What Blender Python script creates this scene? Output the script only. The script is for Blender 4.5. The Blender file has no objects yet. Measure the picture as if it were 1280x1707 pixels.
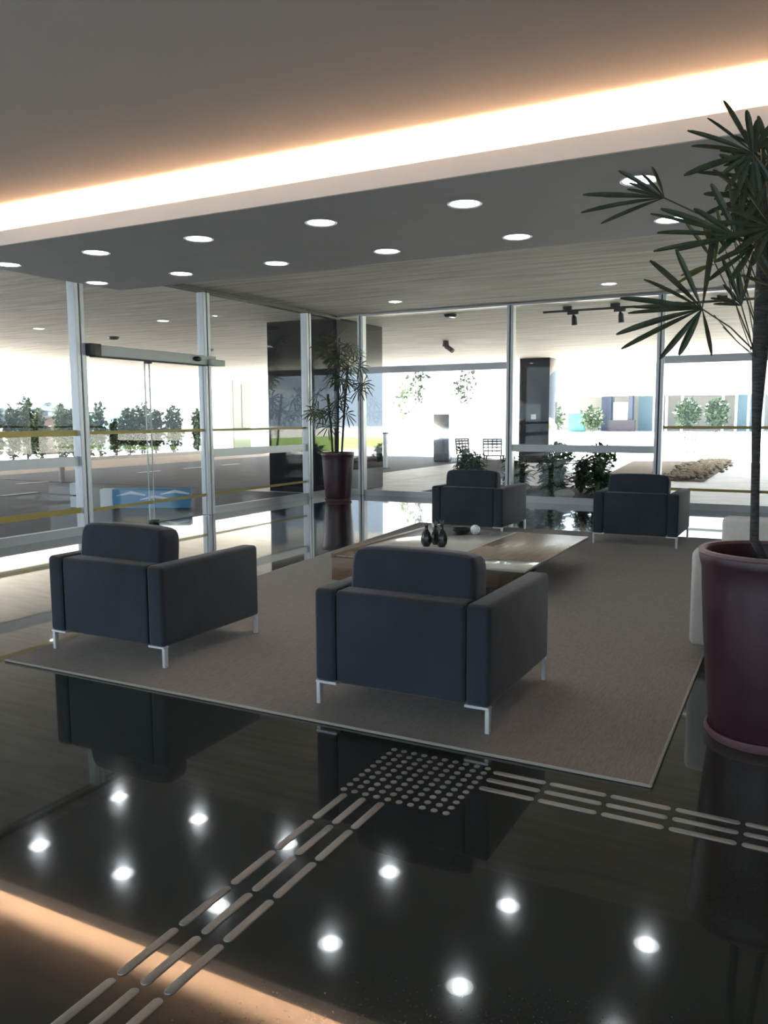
import bpy, bmesh, math, random
from mathutils import Vector, Matrix, noise
random.seed(7)
R = random.random
SC = bpy.context.scene
COL = SC.collection

# ------------------------------------------------------------------ camera
# world X runs along the light cove, Y towards the far glass wall, Z up
U = Vector((.8854, -.4649, 0)); N = Vector((.4649, .8854, 0))
P, RO, FPX = 0.1133, -0.0047, 1368.7
def room(v): return Vector((v.dot(U), v.dot(N), v.z))
fw = Vector((0, math.cos(P), -math.sin(P))); up = Vector((0, math.sin(P), math.cos(P))); rt = Vector((1, 0, 0))
r_ = rt*math.cos(RO) + up*math.sin(RO); u_ = -rt*math.sin(RO) + up*math.cos(RO)
a, b, c = room(r_), room(u_), room(-fw)
cam = bpy.data.cameras.new('camera'); co = bpy.data.objects.new('camera', cam); COL.objects.link(co)
co.matrix_world = Matrix(((a.x, b.x, c.x, 0), (a.y, b.y, c.y, 0), (a.z, b.z, c.z, 1.5), (0, 0, 0, 1)))
cam.sensor_fit = 'VERTICAL'; cam.sensor_height = 36; cam.lens = FPX/1707*36; cam.clip_end = 500
SC.camera = co
CAMP = Vector((0, 0, 1.5))
def ray(px, py):
    return room(rt*0 + (r_*((px-640)/FPX) - u_*((py-853.5)/FPX) + fw))
def at_depth(px, py, d):            # a place seen at that pixel, d metres ahead
    return CAMP + ray(px, py)*d

# ------------------------------------------------------------------ light
SC.view_settings.view_transform = 'Standard'; SC.view_settings.look = 'None'
SC.view_settings.gamma = 1; SC.view_settings.use_curve_mapping = False
SC.view_settings.exposure = 1.4
SC.cycles.use_denoising = True
SC.cycles.max_bounces = 10; SC.cycles.transparent_max_bounces = 24
SC.cycles.sample_clamp_indirect = 8
W = bpy.data.worlds.new('sky'); SC.world = W; W.use_nodes = True
nt = W.node_tree; bg = nt.nodes['Background']
bg.inputs[0].default_value = (.72, .86, 1, 1); bg.inputs[1].default_value = 1.5
sl = bpy.data.lights.new('sun', 'SUN'); sl.energy = 30; sl.angle = .009; sl.color = (1, .95, .86)
so = bpy.data.objects.new('sun', sl); COL.objects.link(so)
so.rotation_euler = Vector((.30, -.42, -.86)).to_track_quat('-Z', 'Y').to_euler()

# ------------------------------------------------------------------ materials
def mat(name, col, rough=.6, metal=0, spec=.5, noise_amt=0, nscale=8, bump=0, bscale=60, stretch=(1, 1, 1),
        emit=None, estr=0, sheen=0, coat=0, crough=.03, ior=1.5, col2=None):
    m = bpy.data.materials.new(name); m.use_nodes = True
    t = m.node_tree; p = t.nodes['Principled BSDF']
    p.inputs['Base Color'].default_value = (*col, 1); p.inputs['Roughness'].default_value = rough
    p.inputs['Metallic'].default_value = metal; p.inputs['Specular IOR Level'].default_value = spec
    p.inputs['IOR'].default_value = ior
    p.inputs['Sheen Weight'].default_value = sheen; p.inputs['Coat Weight'].default_value = coat; p.inputs['Coat Roughness'].default_value = crough
    tc = t.nodes.new('ShaderNodeTexCoord'); mp = t.nodes.new('ShaderNodeMapping')
    mp.inputs['Scale'].default_value = stretch; t.links.new(tc.outputs['Object'], mp.inputs[0])
    if noise_amt or col2:
        nz = t.nodes.new('ShaderNodeTexNoise'); nz.inputs['Scale'].default_value = nscale
        nz.inputs['Detail'].default_value = 6; t.links.new(mp.outputs[0], nz.inputs[0])
        cr = t.nodes.new('ShaderNodeValToRGB'); cr.color_ramp.elements[0].position = .3; cr.color_ramp.elements[1].position = .7
        c2 = col2 or tuple(min(1, x*(1+noise_amt)) for x in col)
        c1 = col if col2 else tuple(x*(1-noise_amt) for x in col)
        cr.color_ramp.elements[0].color = (*c1, 1); cr.color_ramp.elements[1].color = (*c2, 1)
        t.links.new(nz.outputs[0], cr.inputs[0]); t.links.new(cr.outputs[0], p.inputs['Base Color'])
    if bump:
        n2 = t.nodes.new('ShaderNodeTexNoise'); n2.inputs['Scale'].default_value = bscale; n2.inputs['Detail'].default_value = 4
        bp = t.nodes.new('ShaderNodeBump'); bp.inputs['Strength'].default_value = bump; bp.inputs['Distance'].default_value = .01
        t.links.new(mp.outputs[0], n2.inputs[0]); t.links.new(n2.outputs[0], bp.inputs['Height']); t.links.new(bp.outputs[0], p.inputs['Normal'])
    if emit:
        p.inputs['Emission Color'].default_value = (*emit, 1); p.inputs['Emission Strength'].default_value = estr
    return m
def glass_mat(name, tint, refl=1.0):
    m = bpy.data.materials.new(name); m.use_nodes = True; t = m.node_tree
    for n in list(t.nodes): t.nodes.remove(n)
    o = t.nodes.new('ShaderNodeOutputMaterial'); mx = t.nodes.new('ShaderNodeMixShader')
    tr = t.nodes.new('ShaderNodeBsdfTransparent'); gl = t.nodes.new('ShaderNodeBsdfGlossy'); lw = t.nodes.new('ShaderNodeLayerWeight')
    lw.inputs[0].default_value = .5; pw = t.nodes.new('ShaderNodeMath'); pw.operation = 'POWER'; pw.inputs[1].default_value = 5
    fr = t.nodes.new('ShaderNodeMath'); fr.operation = 'MULTIPLY_ADD'; fr.inputs[1].default_value = .94; fr.inputs[2].default_value = .035
    t.links.new(lw.outputs['Facing'], pw.inputs[0]); t.links.new(pw.outputs[0], fr.inputs[0])
    tr.inputs[0].default_value = (*tint, 1); gl.inputs['Roughness'].default_value = 0.0
    gl.inputs[0].default_value = (refl, refl, refl, 1)
    t.links.new(fr.outputs[0], mx.inputs[0]); t.links.new(tr.outputs[0], mx.inputs[1]); t.links.new(gl.outputs[0], mx.inputs[2])
    t.links.new(mx.outputs[0], o.inputs[0]); return m
M = {}
M['floor'] = mat('polished_black_granite', (.022, .026, .022), .09, spec=.11, noise_amt=.4, nscale=90, coat=1, crough=.022)
M['concrete'] = mat('board_marked_concrete', (.60, .545, .50), .75, noise_amt=.29, nscale=1.7, stretch=(.42, 4.2, 1), bump=.5, bscale=4)
M['soffit'] = mat('grey_painted_plaster', (.44, .44, .45), .7, noise_amt=.03, nscale=3)
M['upper'] = mat('painted_ceiling', (.62, .555, .51), .8, noise_amt=.02, nscale=2)
M['fascia'] = mat('white_plaster', (.90, .82, .74), .7)
M['wallm'] = mat('wall_paint', (.16, .155, .15), .8)
M['glass'] = glass_mat('clear_glass', (.96, .98, .975), .45)
M['mirrorpanel'] = mat('polished_side_panel', (.15, .155, .165), .04, metal=1)
M['alu'] = mat('light_aluminium', (.62, .63, .65), .4, metal=.25)
M['rail'] = mat('satin_aluminium_rail', (.50, .51, .52), .4, metal=.3)
M['darkgasket'] = mat('dark_gasket', (.02, .02, .022), .5)
M['stripe'] = mat('yellow_safety_film', (.46, .36, .10), .5)
M['granite'] = mat('polished_dark_column_granite', (.020, .021, .026), .05, noise_amt=.4, nscale=60, ior=1.38)
M['rug'] = mat('woven_grey_brown_carpet', (.235, .19, .165), .95, noise_amt=.22, nscale=30, stretch=(6, .6, 1), bump=.6, bscale=140, sheen=.15)
M['rugedge'] = mat('carpet_binding', (.36, .34, .29), .9)
M['velvet'] = mat('dark_navy_velvet', (.021, .027, .038), .85, noise_amt=.35, nscale=2.5, bump=.35, bscale=6, sheen=.20)
M['velvetseam'] = mat('velvet_piping', (.014, .018, .026), .9)
M['chrome'] = mat('satin_metal_leg', (.72, .73, .75), .35, metal=.35)
M['steel'] = mat('satin_steel_stud', (.235, .225, .21), .45, metal=.35)
M['cream'] = mat('cream_sofa_fabric', (.60, .57, .52), .9, noise_amt=.06, nscale=20, bump=.2, bscale=200)
M['pot'] = mat('burgundy_glazed_pot', (.052, .020, .028), .36, noise_amt=.25, nscale=4)
M['potrim'] = mat('burgundy_rim', (.17, .09, .10), .45)
M['soil'] = mat('potting_soil', (.03, .022, .017), .95, noise_amt=.5, nscale=40, bump=1, bscale=50)
M['leaf'] = mat('dark_palm_leaf', (.056, .072, .040), .5, noise_amt=.35, nscale=14)
M['leafy'] = mat('yellowish_palm_leaf', (.15, .16, .05), .5, noise_amt=.3, nscale=14)
M['trunk'] = mat('fibrous_palm_trunk', (.075, .072, .068), .85, noise_amt=.5, nscale=20, stretch=(1, 1, 6), bump=.8, bscale=60)
M['petiole'] = mat('palm_leaf_stalk', (.07, .08, .045), .6)
M['wood'] = mat('light_brown_table_wood', (.24, .165, .115), .25, noise_amt=.15, nscale=5, stretch=(8, 1, 1))
M['woodside'] = mat('orange_brown_table_wood', (.20, .115, .065), .35, noise_amt=.15, nscale=5, stretch=(1, 1, 8))
M['glasstop'] = mat('glass_painted_cream_reflection', (.52, .50, .45), .04)  # cream base colour paints in the bright reflection lying on the glass
M['black'] = mat('black_ceramic', (.012, .012, .014), .25)
M['whitecer'] = mat('white_ceramic', (.7, .7, .7), .3)
M['sprig'] = mat('dusty_green_sprig', (.10, .15, .10), .6)
M['asphalt'] = mat('driveway_asphalt', (.065, .075, .10), .7, noise_amt=.2, nscale=3, bump=.4, bscale=80)
M['paver'] = mat('brown_pavers', (.30, .255, .23), .8, noise_amt=.15, nscale=6)
M['pave'] = mat('pale_paving', (.52, .52, .54), .45, noise_amt=.15, nscale=2)
M['curb'] = mat('concrete_curb', (.42, .41, .39), .8, noise_amt=.1, nscale=10)
M['whitepaint'] = mat('white_road_paint', (.75, .77, .80), .6)
M['bluepaint'] = mat('blue_road_paint', (.10, .30, .50), .6)
M['gravel'] = mat('grey_brown_gravel', (.21, .18, .16), .9, noise_amt=.5, nscale=50, bump=1, bscale=60)
M['stone'] = mat('river_stone', (.26, .23, .20), .8, noise_amt=.4, nscale=8)
M['lawn'] = mat('sunlit_lawn', (.22, .33, .07), .9, noise_amt=.3, nscale=12)
M['sand'] = mat('pale_sunlit_ground', (.62, .60, .56), .9, noise_amt=.05, nscale=2)
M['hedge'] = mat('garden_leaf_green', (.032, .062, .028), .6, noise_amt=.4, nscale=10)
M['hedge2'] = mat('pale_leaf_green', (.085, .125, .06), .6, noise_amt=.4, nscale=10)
M['bed'] = mat('planter_leaf_green', (.055, .115, .045), .4, noise_amt=.4, nscale=8)
M['blownbark'] = mat('blown_out_tree_bark', (.45, .42, .38), .9, noise_amt=.2, nscale=8)  # bark colour paled to stand for trunks burnt out by strong sunlight
M['darkleaf'] = mat('dark_tree_leaf', (.014, .026, .014), .7, noise_amt=.4, nscale=5)
M['bark'] = mat('tree_bark', (.12, .095, .075), .9, noise_amt=.3, nscale=8)
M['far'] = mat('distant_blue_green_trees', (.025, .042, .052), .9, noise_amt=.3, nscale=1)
M['kiosk'] = mat('red_brown_render', (.055, .035, .032), .85, noise_amt=.15, nscale=3)
M['white'] = mat('white_render', (.72, .73, .74), .8, noise_amt=.03, nscale=2)
M['paledoor'] = mat('pale_cream_door', (.16, .155, .13), .6)
M['blue'] = mat('deep_blue_panel', (.045, .06, .12), .5)
M['cyan'] = mat('pale_blue_panel', (.10, .20, .27), .4)
M['teal'] = mat('teal_panel', (.05, .20, .18), .5)
M['maroon'] = mat('maroon_plinth', (.07, .05, .06), .6)
M['lamp'] = mat('downlight_diffuser', (.9, .9, .9), .5, emit=(.93, .97, 1), estr=2.2)
M['lampcore'] = mat('downlight_led_core', (.9, .9, .9), .5, emit=(.86, .95, 1), estr=75)
M['lamptrim'] = mat('white_lamp_trim', (.55, .55, .55), .5)
M['led'] = mat('warm_led_strip', (1, .8, .6), .5, emit=(1, .70, .45), estr=38)
M['extlamp'] = mat('small_lit_lamp', (.9, .9, .9), .5, emit=(1, .97, .9), estr=2.5)
M['totem'] = mat('polished_steel_totem', (.55, .57, .60), .08, metal=1)
M['darkmetal'] = mat('dark_painted_metal', (.05, .045, .045), .5)
M['operator'] = mat('door_operator_cover', (.55, .58, .56), .5)

# ------------------------------------------------------------------ helpers
def bm_new(): return bmesh.new()
def box(bm, x0, x1, y0, y1, z0, z1, bev=0, seg=3):
    r = bmesh.ops.create_cube(bm, size=1)
    vs = r['verts']
    for v in vs:
        v.co = Vector((x0 if v.co.x < 0 else x1, y0 if v.co.y < 0 else y1, z0 if v.co.z < 0 else z1))
    if bev:
        es = list({e for v in vs for e in v.link_edges})
        bmesh.ops.bevel(bm, geom=es, offset=bev, segments=seg, profile=.5, affect='EDGES')
def cyl(bm, x, y, z0, z1, r0, r1=None, n=24):
    lathe(bm, [(0.0001, z0), (r0, z0), (r1 if r1 is not None else r0, z1), (0.0001, z1)], x, y, n)
def lathe(bm, prof, x=0, y=0, n=40):
    rings = []
    for r, z in prof:
        rings.append([bm.verts.new((x+r*math.cos(2*math.pi*k/n), y+r*math.sin(2*math.pi*k/n), z)) for k in range(n)])
    for i in range(len(rings)-1):
        for k in range(n):
            bm.faces.new((rings[i][k], rings[i][(k+1) % n], rings[i+1][(k+1) % n], rings[i+1][k]))
def tube(bm, pts, rad, n=8):
    rings = []
    pts = [Vector(p) for p in pts]
    for i, p in enumerate(pts):
        d = (pts[min(i+1, len(pts)-1)] - pts[max(i-1, 0)]).normalized()
        s = d.orthogonal().normalized() if i == 0 else (s - d*s.dot(d)).normalized()
        t = d.cross(s)
        r = rad[i] if isinstance(rad, (list, tuple)) else rad
        rings.append([bm.verts.new(p + (s*math.cos(2*math.pi*k/n) + t*math.sin(2*math.pi*k/n))*r) for k in range(n)])
    for i in range(len(rings)-1):
        for k in range(n):
            bm.faces.new((rings[i][k], rings[i][(k+1) % n], rings[i+1][(k+1) % n], rings[i+1][k]))
    bm.faces.new(rings[0][::-1]); bm.faces.new(rings[-1])
def obj(name, bm, m, parent=None, smooth=False, loc=(0, 0, 0)):
    bmesh.ops.recalc_face_normals(bm, faces=bm.faces)
    me = bpy.data.meshes.new(name); bm.to_mesh(me); bm.free(); me.materials.append(m)
    if smooth:
        for p in me.polygons: p.use_smooth = True
        try: me.set_sharp_from_angle(angle=math.radians(40))
        except Exception: pass
    o = bpy.data.objects.new(name, me); COL.objects.link(o); o.location = loc
    if parent: o.parent = parent
    return o
def bobj(name, dims, m, parent=None, bev=0, loc=(0, 0, 0), smooth=False):
    bm = bm_new(); box(bm, *dims, bev=bev); return obj(name, bm, m, parent, smooth or bev > 0, loc)
def tag(o, label, cat, group=None):
    o['label'] = label; o['category'] = cat
    if group: o['group'] = group
    return o
def thing(name, label, cat, loc=(0, 0, 0), rz=0, group=None):
    o = bpy.data.objects.new(name, None); COL.objects.link(o); o.location = loc; o.rotation_euler = (0, 0, rz)
    o.empty_display_size = .1
    return tag(o, label, cat, group)
def struct(o): o['kind'] = 'structure'; return o
def sempty(name, loc=(0, 0, 0)):
    o = bpy.data.objects.new(name, None); COL.objects.link(o); o.location = loc; o['kind'] = 'structure'; return o
def dup(root, loc, label, rz=None, group=None):
    r = root.copy(); COL.objects.link(r); r.location = loc; r['label'] = label
    if rz is not None: r.rotation_euler = (0, 0, rz)
    if group: r['group'] = group
    for ch in list(root.children):
        c_ = ch.copy(); COL.objects.link(c_); c_.parent = r
        for g in list(ch.children):
            d = g.copy(); COL.objects.link(d); d.parent = c_
    return r

# ------------------------------------------------------------------ setting
ZS, ZC, ZU = 3.50, 3.033, 3.34          # concrete slab, dropped soffit, upper ceiling
GX, GY = -8.5, 14.15                    # planes of the two glass walls
XR, YB = 7.5, -4.0                      # right wall, back wall
struct(bobj('floor', (GX+.03, XR, YB, GY-.03, -.12, 0), M['floor']))
struct(bobj('ceiling', (-26.4, 14, YB, 31.5, ZS, ZS+.55), M['concrete']))
struct(bobj('ceiling', (-7.45, XR, 5.06, 7.42, ZC, ZS-.002), M['soffit']))
struct(bobj('ceiling', (GX+.12, XR, YB, 5.36, ZU, ZS-.002), M['upper']))
struct(bobj('trim_1', (-7.45, XR, 5.04, 5.062, ZC, ZC+.125), M['fascia']))      # lip of the cove
struct(bobj('trim_2', (-7.45, XR, 5.36, 5.38, ZC+.01, ZU+.1), M['fascia']))     # back of the cove
bm = bm_new()
box(bm, GX, -7.2, YB-.2, YB, 0, ZS-.002); box(bm, 3.4, XR, YB-.2, YB, 0, ZS-.002); box(bm, -7.2, 3.4, YB-.2, YB, 2.75, ZS-.002); box(bm, -7.2, 3.4, YB-.2, YB, 0, .35)
struct(obj('wall_back', bm, M['wallm']))
wb = sempty('window_20'); bobj('pane', (-7.2, 3.4, YB-.105, YB-.095, .35, 2.75), M['glass'], wb)  # unseen glazing added behind the camera to bring daylight onto the chair backs
for x in (-7.17, -4.55, -1.9, .75, 3.37): bobj('frame', (x-.03, x+.03, YB-.14, YB-.06, .35, 2.75), M['alu'], wb)
struct(bobj('wall_right', (XR, XR+.2, YB, GY, 0, ZS-.002), M['wallm']))
# soffit recess cut out: the soffit starts behind the cove channel
o = tag(bobj('led_strip', (-7.4, XR-.05, 5.075, 5.11, ZC+.052, ZC+.075), M['led']), 'warm strip light hidden in the ceiling cove', 'light')
# rebuild soffit as channel floor + body so that the cove stays open
so2 = bpy.data.objects['ceiling.001']; bpy.data.objects.remove(so2)
bm = bm_new(); box(bm, -7.45, XR, 5.062, 5.38, ZC, ZC+.05); box(bm, -7.45, XR, 5.38, 7.42, ZC, ZS-.002)
struct(obj('ceiling', bm, M['soffit']))

# mullions
def mullion(k, x, y, along):
    bm = bm_new()
    if along == 'y':    # left wall: two slender fins with a gasket between them
        box(bm, x-.07, x+.07, y-.075, y-.012, 0, ZS-.03, .006, 2); box(bm, x-.07, x+.07, y+.012, y+.075, 0, ZS-.03, .006, 2)
        g = (x-.05, x+.05, y-.012, y+.012, 0, ZS-.03)
    else:
        box(bm, x-.06, x-.01, y-.07, y+.07, 0, ZS-.03, .006, 2); box(bm, x+.01, x+.06, y-.07, y+.07, 0, ZS-.03, .006, 2)
        g = (x-.01, x+.01, y-.05, y+.05, 0, ZS-.03)
    o = struct(obj('trim_%d' % k, bm, M['alu'], smooth=False)); bobj('gasket', g, M['darkgasket'], o)
    return o
LY = [-3.9, -1.0, 2.3, 5.0, 7.70, 10.20, 13.10]
FX = [-7.90, -4.87, -2.31, .25, 2.9, 5.4]
n = 3
for y in LY: mullion(n, GX, y, 'y'); n += 1
for x in FX: mullion(n, x, GY, 'x'); n += 1
struct(bobj('trim_%d' % n, (GX-.07, GX+.07, YB, GY+.07, ZS-.06, ZS-.001), M['darkgasket'])); n += 1
struct(bobj('trim_%d' % n, (GX, XR, GY-.05, GY+.05, ZS-.035, ZS-.001), M['rail'])); n += 1
# window bays
wn = 1
def bay(axis, a0, a1, mid=True, transom=False, stripes=True, lowrail=True, sh=.045):
    global wn
    w = sempty('window_%d' % wn); wn += 1
    e = .07
    def part(name, lo, hi, t, m, off=0):
        if axis == 'y': return bobj(name, (GX-t+off, GX+t+off, a0+e, a1-e, lo, hi), m, w)
        return bobj(name, (a0+e, a1-e, GY-t+off, GY+t+off, lo, hi), m, w)
    part('pane', .1, ZS-.06, .005, M['glass'])
    if lowrail: part('bottom_rail', 0, .11, .04, M['rail'])
    if mid: part('middle_rail', .905, 1.03, .03, M['rail'])
    if transom: part('transom', 2.37, 2.49, .04, M['rail'])
    if stripes:
        s = 1 if axis == 'y' else -1
        part('safety_stripe', 1.333-sh/2, 1.333+sh/2, .002, M['stripe'], .009*s); part('safety_stripe', .325-sh/2, .325+sh/2, .002, M['stripe'], .009*s)
for i in range(len(LY)-1):
    if i == 4: continue
    bay('y', LY[i], LY[i+1], sh=.075 if i < 4 else .04)
bay('y', LY[-1], GY, mid=False, stripes=False)
bay('x', GX, FX[0], mid=False, transom=True, stripes=False)
bay('x', FX[0], FX[1], mid=False, transom=True, stripes=False)
bay('x', FX[1], FX[2], mid=True, transom=False, stripes=False)
bay('x', FX[2], FX[3], mid=False, transom=True)
bay('x', FX[3], FX[4], mid=False, transom=True)
bay('x', FX[4], FX[5], mid=True, transom=False, stripes=False)
bay('x', FX[5], XR, mid=True, transom=False, stripes=False)
# sliding door in the left wall between the mullions at 7.70 and 10.20
d = sempty('door_1')
y0, y1 = 7.775, 10.125
bobj('header', (GX+.0, GX+.14, y0, y1+.18, 2.335, 2.475), M['operator'], d, bev=.008)
bobj('header_end_cap', (GX+.0, GX+.17, y0-.01, y0+.17, 2.33, 2.485), M['darkgasket'], d, bev=.006)
bobj('header_track', (GX+.02, GX+.12, y0+.1, y1, 2.318, 2.337), M['darkgasket'], d)
bm = bm_new(); bmesh.ops.create_uvsphere(bm, u_segments=16, v_segments=10, radius=1, matrix=Matrix.Translation((GX+.15, 9.85, 2.41)) @ Matrix.Diagonal((.04, .09, .038, 1)))
obj('motion_sensor', bm, M['darkgasket'], d, True)
bobj('header_bracket', (GX+.02, GX+.19, y1+.0, y1+.34, 2.33, 2.42), M['operator'], d, bev=.005)
bobj('pane', (GX-.005, GX+.005, y0, y1, 2.48, ZS-.06), M['glass'], d)
for nm, ya, yb, xo in (('door_leaf', y0, 8.92, .06), ('door_leaf', 8.87, y1, .02)):
    leaf = bobj(nm, (GX+xo-.005, GX+xo+.005, ya, yb, .02, 2.33), M['glass'], d)
    for yy in (ya, yb):
        bobj('leaf_edge', (GX+xo-.008, GX+xo+.008, yy-.006, yy+.006, .02, 2.33), M['operator'], leaf)
    bobj('safety_stripe', (GX+xo+.006, GX+xo+.008, ya+.01, yb-.01, 1.31, 1.355), M['stripe'], leaf)
    bobj('safety_stripe', (GX+xo+.006, GX+xo+.008, ya+.01, yb-.01, .295, .34), M['stripe'], leaf)
bobj('floor_guide', (GX+.0, GX+.10, 8.85, 8.98, 0, .06), M['darkgasket'], d, bev=.01)
bobj('pivot_fitting', (GX+.02, GX+.08, 8.86, 8.96, 2.29, 2.325), M['darkgasket'], d)

# ------------------------------------------------------------------ outside ground
def slab(name, x0, x1, y0, y1, z, m, th=.05):
    return struct(bobj(name, (x0, x1, y0, y1, z-th, z), m))
slab('ground', -120, 60, YB, 130, -.06, M['sand'], .1)
slab('ground', -26.4, 14, GY+.0, 31.5, -.02, M['pave'], .035)
slab('ground', -20.0, GX-.0, YB, GY-.0, -.02, M['asphalt'], .035)
slab('ground', -20.0, -10.8, GY-.0, 31.5, -.012, M['asphalt'], .006)
slab('ground', -24.3, -20.0, YB, 31.5, -.016, M['paver'], .03)
struct(bobj('curb', (-24.6, -24.3, YB, 31.5, -.06, .10), M['curb']))
slab('ground', -10.6, -9.0, 15.0, 31.0, -.015, M['pave'], .002)
# low boxes standing on the driveway
t = thing('low_display_box', 'low blue and white box on the driveway behind the glass door', 'box', (-10.2, 10.62, -.012), .49)
bobj('white_end', (-.78, -.57, -.10, .10, 0, .33), M['whitepaint'], t, bev=.004); bobj('body', (-.568, .75, -.10, .10, 0, .33), M['bluepaint'], t, bev=.004)
bm = bm_new()
for x0, z0 in ((-.50, .21), (-.1, .14), (.25, .23)):
    v = [bm.verts.new((x0+f*.5, -.1015, z0+.035*math.sin(f*3.1)+dz)) for f, dz in ((0, 0), (.5, .0), (1, .0), (1, .03), (.5, .05), (0, .01))]; bm.faces.new(v)
w_ = obj('pale_wave', bm, M['whitepaint'], t)
t = thing('white_crate', 'small white crate left of the blue and white box on the driveway', 'crate', (-11.4, 10.2, -.012), .49)
bobj('lower_bin', (-.11, .11, -.10, .10, 0, .19), M['whitepaint'], t, bev=.006); bobj('upper_bin', (-.11, .10, -.10, .10, .215, .42), M['whitepaint'], t, bev=.006); bobj('inner_post', (-.07, .07, -.07, .07, .19, .215), M['darkmetal'], t)
# lane dashes
for k, (x, y) in enumerate([(-17.2, 17.6), (-17.3, 19.6), (-17.4, 21.6), (-16.8, 13.2), (-14.5, 11.0), (-14.6, 9.3)]):
    tag(bobj('lane_dash', (x-.07, x+.07, y, y+.9, -.011, -.006), M['whitepaint']),
        ['nearest white lane dash past the glass door', 'second white lane dash past the glass door', 'farthest white lane dash past the glass door',
         'white lane dash far out behind the leftmost window', 'white lane dash in the middle of the driveway at left', 'white lane dash closest to the leftmost window'][k], 'marking', 'white lane dashes on the driveway')

# ------------------------------------------------------------------ columns
tag(bobj('granite_column', (-10.25, -8.56, 14.30, 16.25, -.02, ZS), M['granite'], bev=.01), 'wide polished dark granite column just outside the glass corner', 'column')
bobj('side_panel', (-8.562, -8.552, 14.31, 16.24, .0, ZS-.01), M['mirrorpanel'], bpy.data.objects['granite_column'])['label'] = 'mirror-polished right side of the column'
tag(bobj('granite_column', (-9.05, -8.0, 27.2, 28.2, -.02, ZS), M['granite'], bev=.01), 'freestanding dark granite column behind the planted bed', 'column')
bobj('notice', (-8.62, -8.45, 27.185, 27.199, 1.45, 1.62), M['whitecer'], bpy.data.objects['granite_column.001'])

# ------------------------------------------------------------------ downlights
def downlight(label, loc, group, r=.112):
    t = thing('ceiling_light', label, 'ceiling light', loc, 0, group)
    bm = bm_new(); lathe(bm, [(r-.004, -.001), (r+.012, -.006), (r+.016, 0), (r-.004, 0)], 0, 0, 40); obj('trim_ring', bm, M['lamptrim'], t, True)
    bm = bm_new(); lathe(bm, [(.0005, -.004), (r*.8, -.0035), (r-.004, -.001), (r-.004, 0), (.0005, 0)], 0, 0, 40); obj('diffuser', bm, M['lamp'], t, True)
    bm = bm_new(); lathe(bm, [(.0005, -.008), (.045, -.007), (.052, -.0045), (.0005, -.0045)], 0, 0, 32); obj('led_core', bm, M['lampcore'], t, True)
    return t
L1 = [(-7.17, 5.67), (-5.96, 5.67), (-4.75, 5.67), (-3.53, 5.68), (-2.32, 5.69), (-1.10, 5.69)]
L2 = [(-7.25, 6.89), (-6.03, 6.90), (-4.82, 6.91), (-3.59, 6.92), (-2.34, 6.92), (-1.09, 6.92)]
ordn = ['first', 'second', 'third', 'fourth', 'fifth', 'sixth']
dl = None
for row, L in (('front', L1), ('back', L2)):
    for k, (x, y) in enumerate(L):
        lab = '%s round downlight from the left in the %s row of the grey soffit' % (ordn[k], row)
        if dl is None: dl = downlight(lab, (x, y, ZC-.0005), 'round downlights in the grey soffit')
        else: dup(dl, (x, y, ZC-.0005), lab)
dup(dl, (-6.54, 12.9, ZS-.0005), 'small round downlight in the concrete ceiling near the dark granite column', group='round downlights in the concrete ceiling')
dup(dl, (-2.88, 12.8, ZS-.0005), 'small round downlight in the concrete ceiling left of the palm leaves', group='round downlights in the concrete ceiling')
for x, y, lab in ((-15.17, 12.7, 'tiny lamp in the outdoor concrete ceiling behind the leftmost window'), (-11.84, 12.96, 'tiny lamp in the outdoor concrete ceiling above the glass door')):
    t = thing('outdoor_ceiling_light', lab, 'ceiling light', (x, y, ZS-.0005), 0, 'small lamps in the outdoor ceiling')
    bm = bm_new(); cyl(bm, 0, 0, -.012, 0, .13); obj('lamp_rim', bm, M['lamptrim'], t)
    bm = bm_new(); cyl(bm, 0, 0, -.014, -.0125, .11); obj('lamp_face', bm, M['extlamp'], t)
for x, y, lab in ((-15.2, 14.9, 'dark disc fitting on the outdoor ceiling above the door header'), (-15.5, 18.8, 'dark disc fitting on the outdoor ceiling right of the glass door'),
                  (-6.39, 15.0, 'round dark smoke detector on the concrete ceiling past the far glass')):
    bm = bm_new(); lathe(bm, [(.001, -.07), (.09, -.065), (.13, -.03), (.14, 0), (.001, 0)]); tag(obj('smoke_detector', bm, M['darkmetal'], None, True, (x, y, ZS-.0005)), lab, 'smoke detector')
t = thing('security_camera', 'small dark camera hanging from the concrete ceiling past the far glass', 'camera', (-8.66, 20.0, ZS))
bm = bm_new(); cyl(bm, 0, 0, -.14, 0, .09, .07); obj('mount', bm, M['darkmetal'], t)
bm = bm_new(); tube(bm, [(0, 0, -.13), (.22, -.05, -.27)], .06, 12); obj('camera_body', bm, M['darkmetal'], t)
t = thing('spotlight_track', 'thin dark spotlight track under the concrete ceiling past the far glass', 'track light', (0, 15.0, ZS-.08))
bobj('rail', (-4.55, 1.5, -.02, .02, -.02, .02), M['darkmetal'], t)
for x in (-4.1, -3.25, -1.5, .6):
    bobj('hanger', (x-.08, x+.08, -.03, .03, .02, .08), M['darkmetal'], t)
for k, x in enumerate((-4.0, -3.17)):
    t = thing('spotlight', ['left dark spotlight hanging from the ceiling track', 'right dark spotlight hanging from the ceiling track'][k], 'spotlight', (x, 15.0, ZS-.1), 0, 'spotlights on the ceiling track')
    bobj('adapter', (-.10, .10, -.03, .03, -.05, 0), M['darkmetal'], t)
    bm = bm_new(); tube(bm, [(0, 0, -.05), (.02, 0, -.10), (.03, 0, -.24)], [.015, .045, .05], 12); obj('lamp_head', bm, M['darkmetal'], t)

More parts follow.
